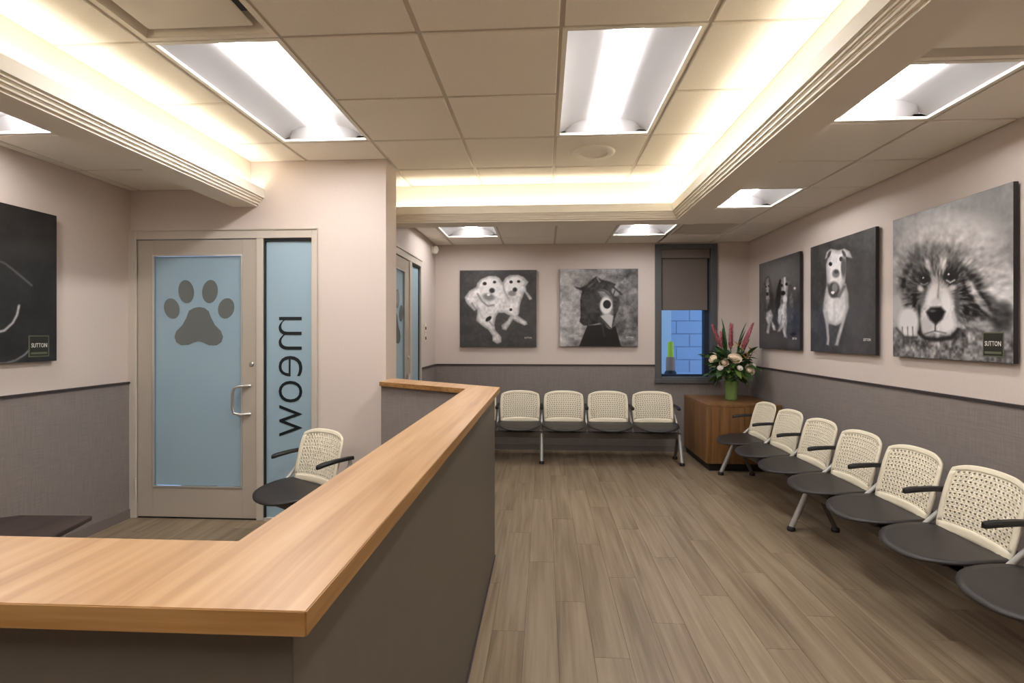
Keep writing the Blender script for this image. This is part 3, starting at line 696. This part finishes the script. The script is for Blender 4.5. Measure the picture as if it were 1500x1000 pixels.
# ------------------------------------------------------------------ photographic dog prints (greyscale painted per vertex)
M['print'] = mat('satin_photo_print', (.5, .5, .5, 1), .32)
at_ = N(M['print'], 'ShaderNodeVertexColor'); at_.layer_name = 'ink'; L(M['print'], at_.outputs['Color'], bsdf(M['print']).inputs['Base Color'])
RS = np.random.RandomState(11)
def vnoise(n, cells_x, cells_y):
    gx, gy = int(cells_x)+2, int(cells_y)+2; g_ = RS.rand(gy, gx)
    a = np.linspace(0, cells_x, n); b = np.linspace(0, cells_y, n); xi, yi = a.astype(int), b.astype(int); fx, fy = a-xi, b-yi
    fx = fx*fx*(3-2*fx); fy = (fy*fy*(3-2*fy))[:, None]
    r0_ = g_[yi][:, xi]*(1-fx)+g_[yi][:, xi+1]*fx; r1_ = g_[yi+1][:, xi]*(1-fx)+g_[yi+1][:, xi+1]*fx
    return r0_*(1-fy)+r1_*fy-.5
class Pic:
    def __init__(s, n, quad, bg, grain=14):
        s.n = n; u = np.linspace(0, 1, n)[None, :]; v = np.linspace(0, 1, n)[:, None]
        (a, b, c, d) = [np.array(q, float) for q in quad]
        s.X = a[0]*(1-u)*(1-v)+b[0]*u*(1-v)+c[0]*u*v+d[0]*(1-u)*v; s.Y = a[1]*(1-u)*(1-v)+b[1]*u*(1-v)+c[1]*u*v+d[1]*(1-u)*v
        s.im = np.full((n, n), float(bg)); s.im += grain*(vnoise(n, 9, 9)+.8*vnoise(n, 30, 30)+.6*vnoise(n, 70, 70))
    def mix(s, al, val): s.im = s.im*(1-al)+val*al
    def ell(s, cx, cy, rx, ry, val, ang=0, soft=.25, a=1):
        c, q = math.cos(R(ang)), math.sin(R(ang)); dx, dy = s.X-cx, s.Y-cy
        d = np.sqrt(((dx*c+dy*q)/rx)**2+((-dx*q+dy*c)/ry)**2); s.mix(a*np.clip((1+soft/2-d)/soft, 0, 1), val)
    def dist(s, pts, closed):
        d = np.full(s.X.shape, 1e9); m = len(pts)
        for i in range(m if closed else m-1):
            (x0, y0), (x1, y1) = pts[i], pts[(i+1) % m]; ex, ey = x1-x0, y1-y0
            t = np.clip(((s.X-x0)*ex+(s.Y-y0)*ey)/(ex*ex+ey*ey+1e-9), 0, 1); d = np.minimum(d, np.hypot(s.X-x0-t*ex, s.Y-y0-t*ey))
        return d
    def mask(s, pts, soft):
        ins = np.zeros(s.X.shape, bool); m = len(pts)
        for i in range(m):
            (x0, y0), (x1, y1) = pts[i], pts[(i+1) % m]
            if y0 == y1: continue
            ins ^= ((y0 > s.Y) != (y1 > s.Y)) & (s.X < (x1-x0)*(s.Y-y0)/(y1-y0)+x0)
        d = s.dist(pts, True); sd = np.where(ins, d, -d); s.ed = np.clip(sd/34, 0, 1); return np.clip(sd/soft+.5, 0, 1)
    def poly(s, pts, val, soft=8, a=1, tex=0, cells=40):
        k = s.mask(pts, soft)*a; s.mix(k, val*(.74+.26*s.ed if tex else 1)+(tex*(vnoise(s.n, cells, cells)+vnoise(s.n, cells/3, cells/3)) if tex else 0))
    def line(s, pts, w, val, a=1): s.mix(a*np.clip(1.15*np.exp(-(s.dist(pts, False)/(.8*w))**2), 0, 1), val)
    def fur(s, cx, cy, rx, ry, amt, n_ang=70, n_r=5):
        """radial hair streaks round a centre"""
        th = (np.arctan2(s.Y-cy, s.X-cx)/math.pi+1)/2; rr = np.hypot((s.X-cx)/rx, (s.Y-cy)/ry)
        t = RS.rand(n_r*6+2, n_ang+1); t[:, -1] = t[:, 0]
        a = th*n_ang*.9999; b = np.clip(rr, 0, 1.99)*n_r*2; ai, bi = a.astype(int), b.astype(int); fa, fb = a-ai, b-bi
        v = (t[bi, ai]*(1-fa)+t[bi, np.minimum(ai+1, n_ang)]*fa)*(1-fb)+(t[bi+1, ai]*(1-fa)+t[bi+1, np.minimum(ai+1, n_ang)]*fa)*fb
        s.im += (v-.5)*amt*np.clip(1.35-rr, 0, 1)
def two_labs():
    p = Pic(150, ((103, 122), (888, 122), (888, 910), (103, 910)), 70)
    p.poly([(270, 290), (200, 330), (150, 400), (170, 460), (250, 540), (285, 520), (270, 640), (330, 690), (400, 740), (440, 800), (440, 850), (490, 880), (530, 860), (530, 810), (470, 740), (460, 690), (475, 600), (500, 560), (560, 560), (620, 590), (590, 640), (530, 690), (540, 730), (580, 740), (620, 680), (650, 630), (700, 660), (770, 690), (800, 680), (790, 650), (700, 590), (715, 560), (720, 480), (750, 400), (770, 350), (820, 430), (845, 420), (840, 400), (790, 340), (780, 290), (810, 245), (760, 190), (700, 170), (620, 170), (570, 200), (545, 250), (510, 200), (470, 180), (400, 180), (320, 210), (280, 250)], 205, 12, tex=36)
    p.line([(285, 365), (330, 440), (390, 490), (450, 480)], 12, 120, .8); p.line([(225, 460), (265, 520)], 12, 110, .7); p.line([(545, 250), (560, 330), (600, 410)], 14, 150, .8); p.line([(290, 520), (330, 600)], 14, 170, .6)
    p.ell(420, 300, 75, 95, 222, 0, .7, .8); p.ell(665, 270, 60, 75, 220, 0, .7, .8)
    p.ell(400, 395, 62, 36, 125, 10, .6); p.ell(640, 360, 42, 28, 130, 0, .6)
    for x, y, r in ((358, 258, 21), (460, 243, 17), (630, 243, 18), (708, 238, 17)): p.ell(x, y, r, r*.85, 38, 0, .4)
    p.ell(434, 330, 28, 26, 50, 0, .6); p.ell(670, 322, 23, 22, 46, 0, .6); p.ell(398, 372, 18, 14, 215, 0, .4)
    p.ell(398, 622, 36, 20, 28, -40, .3); p.ell(628, 528, 15, 15, 45, 0, .4); p.line([(440, 690), (400, 640)], 9, 120, .7)
    p.line([(470, 790), (490, 850)], 6, 150, .6); p.line([(640, 590), (720, 620)], 8, 165, .6)
    return p
def masked():
    p = Pic(150, ((85, 108), (885, 108), (885, 905), (90, 905)), 130, 40)
    p.im += 38*(1-(p.X-85)/400).clip(-1, 1); p.im += 45*vnoise(150, 14, 22)+30*vnoise(150, 5, 12)
    p.poly([(370, 690), (285, 905), (715, 905), (655, 690), (600, 730), (520, 680)], 24, 8)
    p.poly([(235, 285), (300, 300), (360, 270), (400, 225), (460, 185), (520, 220), (600, 240), (660, 265), (640, 300), (700, 340), (725, 370), (690, 380), (700, 480), (660, 590), (630, 700), (540, 700), (500, 660), (380, 690), (330, 690), (290, 650), (300, 590), (295, 420), (315, 330), (260, 310)], 48, 12, tex=36)
    p.line([(470, 200), (495, 240)], 9, 130); p.line([(380, 290), (420, 260)], 10, 90); p.ell(655, 345, 36, 48, 140, -35, .5); p.line([(640, 300), (720, 370)], 10, 40); p.line([(630, 390), (650, 330)], 8, 60)
    p.poly([(470, 330), (540, 315), (600, 350), (632, 430), (640, 560), (615, 725), (580, 710), (495, 600), (530, 560), (505, 500), (520, 420)], 140, 14, tex=30)
    p.line([(470, 330), (540, 330), (600, 385)], 8, 70); p.ell(560, 485, 62, 88, 205, 0, .3); p.ell(570, 472, 40, 44, 12, 0, .25)
    p.poly([(500, 595), (590, 570), (635, 590), (615, 725)], 178, 12); p.line([(500, 600), (610, 720)], 8, 60); p.line([(520, 680), (545, 800)], 12, 60, .8)
    p.ell(400, 480, 60, 110, 66, 0, .8, .6)
    return p
def bassets():
    p = Pic(150, ((62, 300), (330, 215), (330, 880), (65, 858)), 58, 22)
    p.ell(190, 360, 150, 130, 132, 0, 1.4, .8); p.ell(190, 810, 130, 50, 78, 0, 1.2, .7)
    # left dog: dark saddle and ears, white blaze, chest and legs
    p.poly([(112, 390), (135, 380), (150, 430), (165, 520), (168, 620), (150, 700), (115, 690), (95, 600), (85, 530), (95, 450)], 78, 16, tex=60)
    p.poly([(85, 470), (100, 440), (112, 500), (108, 590), (92, 610), (82, 550)], 104, 12, tex=40); p.poly([(140, 470), (158, 500), (166, 590), (150, 620), (140, 560)], 66, 10, tex=30)
    p.poly([(113, 395), (134, 385), (140, 440), (134, 470), (112, 465)], 176, 10, tex=50); p.poly([(118, 460), (134, 460), (140, 530), (124, 545), (113, 525)], 196, 10, tex=40)
    p.ell(124, 497, 10, 13, 16, 0, .5); p.ell(116, 448, 6, 7, 40, 0, .6); p.ell(134, 444, 6, 7, 40, 0, .6); p.ell(140, 600, 14, 26, 40, 0, .8)
    p.poly([(118, 620), (150, 600), (166, 640), (160, 680), (182, 715), (186, 745), (166, 742), (150, 690), (142, 735), (136, 765), (118, 758), (126, 700), (114, 660)], 206, 10, tex=50)
    # right dog
    p.poly([(210, 400), (240, 378), (268, 400), (290, 480), (300, 600), (285, 680), (250, 720), (200, 700), (185, 600), (185, 500)], 92, 18, tex=70)
    p.poly([(212, 400), (228, 430), (216, 520), (205, 600), (186, 620), (180, 560), (192, 470)], 22, 12, tex=16); p.poly([(262, 430), (282, 500), (296, 610), (288, 670), (268, 640), (258, 540)], 108, 14, tex=60)
    p.poly([(222, 395), (246, 382), (262, 420), (260, 500), (250, 560), (228, 560), (220, 500), (216, 440)], 184, 12, tex=60); p.poly([(236, 384), (248, 384), (248, 470), (238, 470)], 220, 10)
    p.ell(254, 432, 9, 11, 26, 0, .6); p.ell(223, 440, 8, 10, 30, 0, .6); p.ell(232, 492, 14, 16, 12, 0, .4); p.ell(244, 535, 13, 30, 222, 0, .7)
    p.poly([(222, 560), (250, 550), (262, 610), (258, 690), (250, 760), (256, 795), (238, 790), (226, 735), (214, 750), (196, 752), (208, 710), (188, 670), (194, 610)], 208, 12, tex=60)
    p.line([(226, 640), (216, 700), (206, 730)], 6, 120, .7); p.ell(270, 620, 16, 70, 70, 0, .9, .8); p.ell(190, 640, 10, 50, 36, 0, .9, .8)
    p.ell(302, 462, 7, 9, 225, 0, .5); p.ell(293, 770, 18, 12, 20, 0, .6); p.ell(288, 830, 26, 26, 96, 0, .8, .6)
    return p
def pitbull():
    p = Pic(150, ((400, 190), (845, 60), (840, 912), (405, 882)), 64, 22)
    p.ell(740, 560, 100, 300, 84, 0, 1, .6)
    p.poly([(530, 430), (505, 560), (500, 610), (520, 690), (535, 800), (530, 840), (548, 848), (552, 800), (545, 700), (600, 715), (630, 700), (605, 790), (590, 845), (612, 848), (640, 750), (665, 660), (685, 600), (682, 500), (665, 430)], 205, 12, tex=24)
    p.poly([(530, 215), (560, 195), (620, 205), (655, 195), (690, 215), (707, 262), (665, 250), (665, 330), (660, 420), (640, 470), (585, 525), (550, 480), (530, 420), (525, 300), (540, 250), (516, 264)], 210, 9, tex=14)
    p.line([(540, 440), (570, 515), (620, 515), (655, 450)], 14, 95, .85); p.ell(548, 232, 10, 28, 70, 25, .4); p.ell(652, 228, 10, 26, 80, -25, .4)
    p.ell(558, 297, 13, 14, 18); p.ell(633, 265, 12, 17, 55); p.ell(650, 320, 18, 68, 92, 0, .6); p.ell(597, 362, 26, 28, 118, 0, .5); p.ell(600, 350, 16, 14, 75, 0, .5)
    p.ell(583, 470, 40, 52, 70, 0, .4); p.ell(590, 458, 20, 32, 125, 0, .4); p.ell(575, 490, 13, 10, 225); p.line([(585, 560), (590, 690)], 10, 178, .6); p.line([(530, 620), (545, 700)], 8, 160, .6)
    return p
def fluffy():
    p = Pic(200, ((65, 235), (655, 55), (660, 950), (68, 908)), 140, 40)
    p.ell(560, 180, 140, 170, 120, 0, 1, .7); p.ell(110, 300, 60, 120, 120, 0, 1.2, .6)
    p.poly([(60, 770), (230, 835), (430, 780), (670, 800), (670, 960), (60, 960)], 116, 30, tex=66, cells=60)
    p.ell(360, 430, 268, 235, 170, 0, .3); p.ell(570, 540, 110, 150, 176, -30, .6); p.ell(390, 290, 200, 90, 205, 0, 1.0, .85); p.ell(130, 470, 60, 130, 152, 10, .7)
    p.ell(320, 405, 125, 62, 92, 0, 1.0, .85); p.ell(215, 430, 60, 60, 96, 0, 1, .7)
    p.poly([(205, 400), (150, 470), (100, 560), (92, 620), (140, 672), (212, 684), (236, 580), (225, 470)], 52, 40, tex=80, cells=26)
    p.poly([(425, 450), (440, 640), (450, 740), (560, 730), (640, 790), (655, 700), (600, 610), (560, 560), (490, 470)], 66, 40, tex=90, cells=24)
    p.ell(505, 600, 16, 66, 178, -28, .9); p.ell(600, 580, 50, 62, 192, -20, .8); p.ell(615, 720, 40, 70, 44, 0, .8); p.ell(545, 665, 14, 44, 130, -30, .9); p.ell(470, 540, 12, 50, 120, -15, .9)
    p.ell(245, 515, 50, 84, 60, 10, .8); p.ell(400, 505, 50, 90, 56, -8, .8)
    p.ell(278, 452, 16, 36, 168, -18, .9); p.ell(355, 440, 22, 50, 190, 16, .9); p.ell(320, 480, 20, 60, 120, 0, .9)
    p.fur(335, 600, 330, 330, 120, 90, 6); p.fur(335, 600, 330, 330, 80, 160, 11)
    p.poly([(300, 540), (262, 600), (228, 660), (212, 725), (245, 800), (320, 818), (398, 805), (428, 745), (418, 650), (388, 575), (345, 520)], 188, 44, tex=44, cells=60)
    p.ell(300, 600, 26, 70, 214, 14, .9); p.ell(372, 640, 28, 80, 214, -8, .9); p.ell(268, 760, 46, 40, 176, 0, .9); p.ell(380, 755, 40, 44, 206, 0, .9); p.ell(236, 640, 16, 66, 92, 18, 1, .8); p.ell(425, 640, 12, 90, 70, -4, 1, .8)
    p.line([(337, 500), (334, 560), (328, 630)], 5, 120, .5); p.ell(318, 640, 26, 20, 196, 0, .8)
    # droopy eyes
    p.ell(258, 524, 30, 27, 26, 12, .6); p.ell(392, 511, 32, 31, 26, -8, .6); p.ell(256, 522, 15, 15, 8, 0, .5); p.ell(389, 507, 17, 17, 8, 0, .5)
    p.line([(374, 530), (392, 542), (412, 530)], 6, 205, .8); p.line([(238, 545), (256, 552), (276, 542)], 5, 165, .7); p.ell(236, 572, 18, 14, 196, 30, .9); p.ell(402, 568, 20, 14, 190, -20, .9); p.ell(250, 516, 5, 5, 200); p.ell(383, 500, 5, 5, 220)
    p.poly([(268, 690), (292, 666), (345, 664), (368, 688), (352, 726), (320, 754), (288, 728)], 14, 16); p.ell(302, 684, 18, 7, 90, 0, 1); p.line([(318, 750), (316, 785)], 5, 70, .8); p.line([(262, 800), (316, 785), (372, 798)], 5, 90, .6)
    p.line([(222, 790), (262, 822), (330, 830), (400, 820), (432, 780)], 13, 24, .85); p.line([(228, 660), (226, 730), (236, 800)], 12, 30, .8)
    p.ell(92, 670, 44, 100, 166, 0, .8); p.ell(165, 735, 62, 70, 200, 0, .45)
    for x in (128, 160, 190): p.line([(x, 765), (x+3, 806)], 5, 96, .8); p.ell(x+16, 790, 13, 22, 205, 0, .9, .7)
    p.line([(90, 770), (140, 815), (215, 818)], 9, 56, .7)
    return p
def dark_profile():
    p = Pic(150, ((-560, -42), (300, 135), (308, 945), (-560, 985)), 38, 8)
    p.ell(150, 330, 220, 50, 58, 0, 1.2, .7)
    p.line([(-300, 330), (-150, 350), (0, 405), (70, 460), (150, 525)], 6, 105, .8); p.line([(-120, 810), (0, 778), (45, 735), (68, 690), (78, 640)], 8, 165); p.line([(-200, 960), (0, 962), (60, 945), (110, 915), (155, 870)], 7, 120, .9)
    p.ell(-250, 560, 26, 30, 120, 0, .6); p.line([(-420, 200), (-300, 330), (-330, 600)], 6, 90)
    return p
def textmesh(body, w, h, m):
    cu = bpy.data.curves.new('t', 'FONT'); cu.body = body; cu.resolution_u = 2; cu.extrude = .01
    to = bpy.data.objects.new('t', cu); COL.objects.link(to); dg = bpy.context.evaluated_depsgraph_get(); me = bpy.data.meshes.new_from_object(to.evaluated_get(dg)); bpy.data.objects.remove(to)
    co = np.array([v.co[:] for v in me.vertices]); mn, mx_ = co.min(0), co.max(0)
    for v, q in zip(me.vertices, (co-mn)/(mx_-mn)): v.co = ((q[0]-.5)*w, -.001*q[2], (q[1]-.5)*h)
    me.materials.clear(); me.materials.append(M[m]); me.name = 'logo_text'; return me
M['badge'] = mat('logo_badge_black', lin(38, 36, 28), .4); M['badgerim'] = mat('logo_badge_olive', lin(96, 100, 78), .4); M['logo'] = mat('logo_white', lin(225, 222, 215), .5)
def canvas_print(fn, label, locn, rz, badge, size=.92):
    t = thing('canvas_print', label, 'picture', locn, rz, 'square dog photo prints'); h = size/2
    box('panel', 'canvas_edge', t, -h, h, -.036, -.012, -h, h, .002)
    for sx in (-1, 1): box('standoff', 'black', t, sx*h*.7-.02, sx*h*.7+.02, -.012, 0, -h*.6, h*.6)
    p = fn(); n = p.n; im = np.clip((p.im-8)*1.14, 5, 250)/255; im = np.where(im > .04045, ((im+.055)/1.055)**2.4, im/12.92)
    g_ = np.linspace(-h+.002, h-.002, n); XX, ZZ = np.meshgrid(g_, g_[::-1]); co = np.stack([XX, np.full_like(XX, -.0368), ZZ], -1).reshape(-1, 3)
    me = bpy.data.meshes.new('printed_photo'); idx = np.arange(n*n).reshape(n, n)
    q = np.stack([idx[1:, :-1], idx[1:, 1:], idx[:-1, 1:], idx[:-1, :-1]], -1).reshape(-1, 4)
    me.vertices.add(n*n); me.vertices.foreach_set('co', co.ravel()); me.loops.add(q.size); me.loops.foreach_set('vertex_index', q.ravel().astype(np.int32))
    me.polygons.add(len(q)); me.polygons.foreach_set('loop_start', np.arange(0, q.size, 4, dtype=np.int32)); me.update(calc_edges=True); me.validate()
    ca = me.color_attributes.new('ink', 'FLOAT_COLOR', 'POINT'); im = im.reshape(-1)
    ca.data.foreach_set('color', np.stack([im*1.0, im*.955, im*.935, np.ones_like(im)], -1).astype(np.float32).ravel())
    me.materials.append(M['print']); o = inst('printed_photo', me, t)
    if badge:
        b = box('logo_badge', 'badgerim', t, h-.185, h-.055, -.0385, -.0368, -h+.03, -h+.16)
        box('badge_field', 'badge', b, h-.179, h-.061, -.0392, -.0385, -h+.036, -h+.154)
        inst('logo_text', textmesh('SUTTON', .10, .026, 'logo'), b, (h-.12, -.0393, -h+.10))
        box('badge_bar', 'badgerim', b, h-.172, h-.068, -.0395, -.0392, -h+.046, -h+.058)
    else:
        inst('logo_text', textmesh('SUTTON', .085, .02, 'logo'), t, (h-.10, -.0369, -h+.11))
    return t
ZP = 1.693
canvas_print(two_labs, 'black and white print of two pale dogs lying together, back wall', (-.552, YB-.0015, ZP), 0, False)
canvas_print(masked, 'grey print of a dark cloaked figure in a pale beaked mask', (.647, YB-.0015, ZP+.006), 0, False)
canvas_print(bassets, 'dark print of two long-eared dogs sitting, nearest the flower vase', (XR-.0015, 5.478, ZP), R(-90), False)
canvas_print(pitbull, 'dark print of one white dog standing with its mouth open', (XR-.0015, 4.362, ZP), R(-90), False)
canvas_print(fluffy, 'large grey print of a fluffy dog resting its head beside a paw', (XR-.0015, 3.258, ZP), R(-90), True)
canvas_print(dark_profile, 'nearly black print with thin pale curves on the left wall', (XL+.0015, 2.70, 1.675), R(90), True)
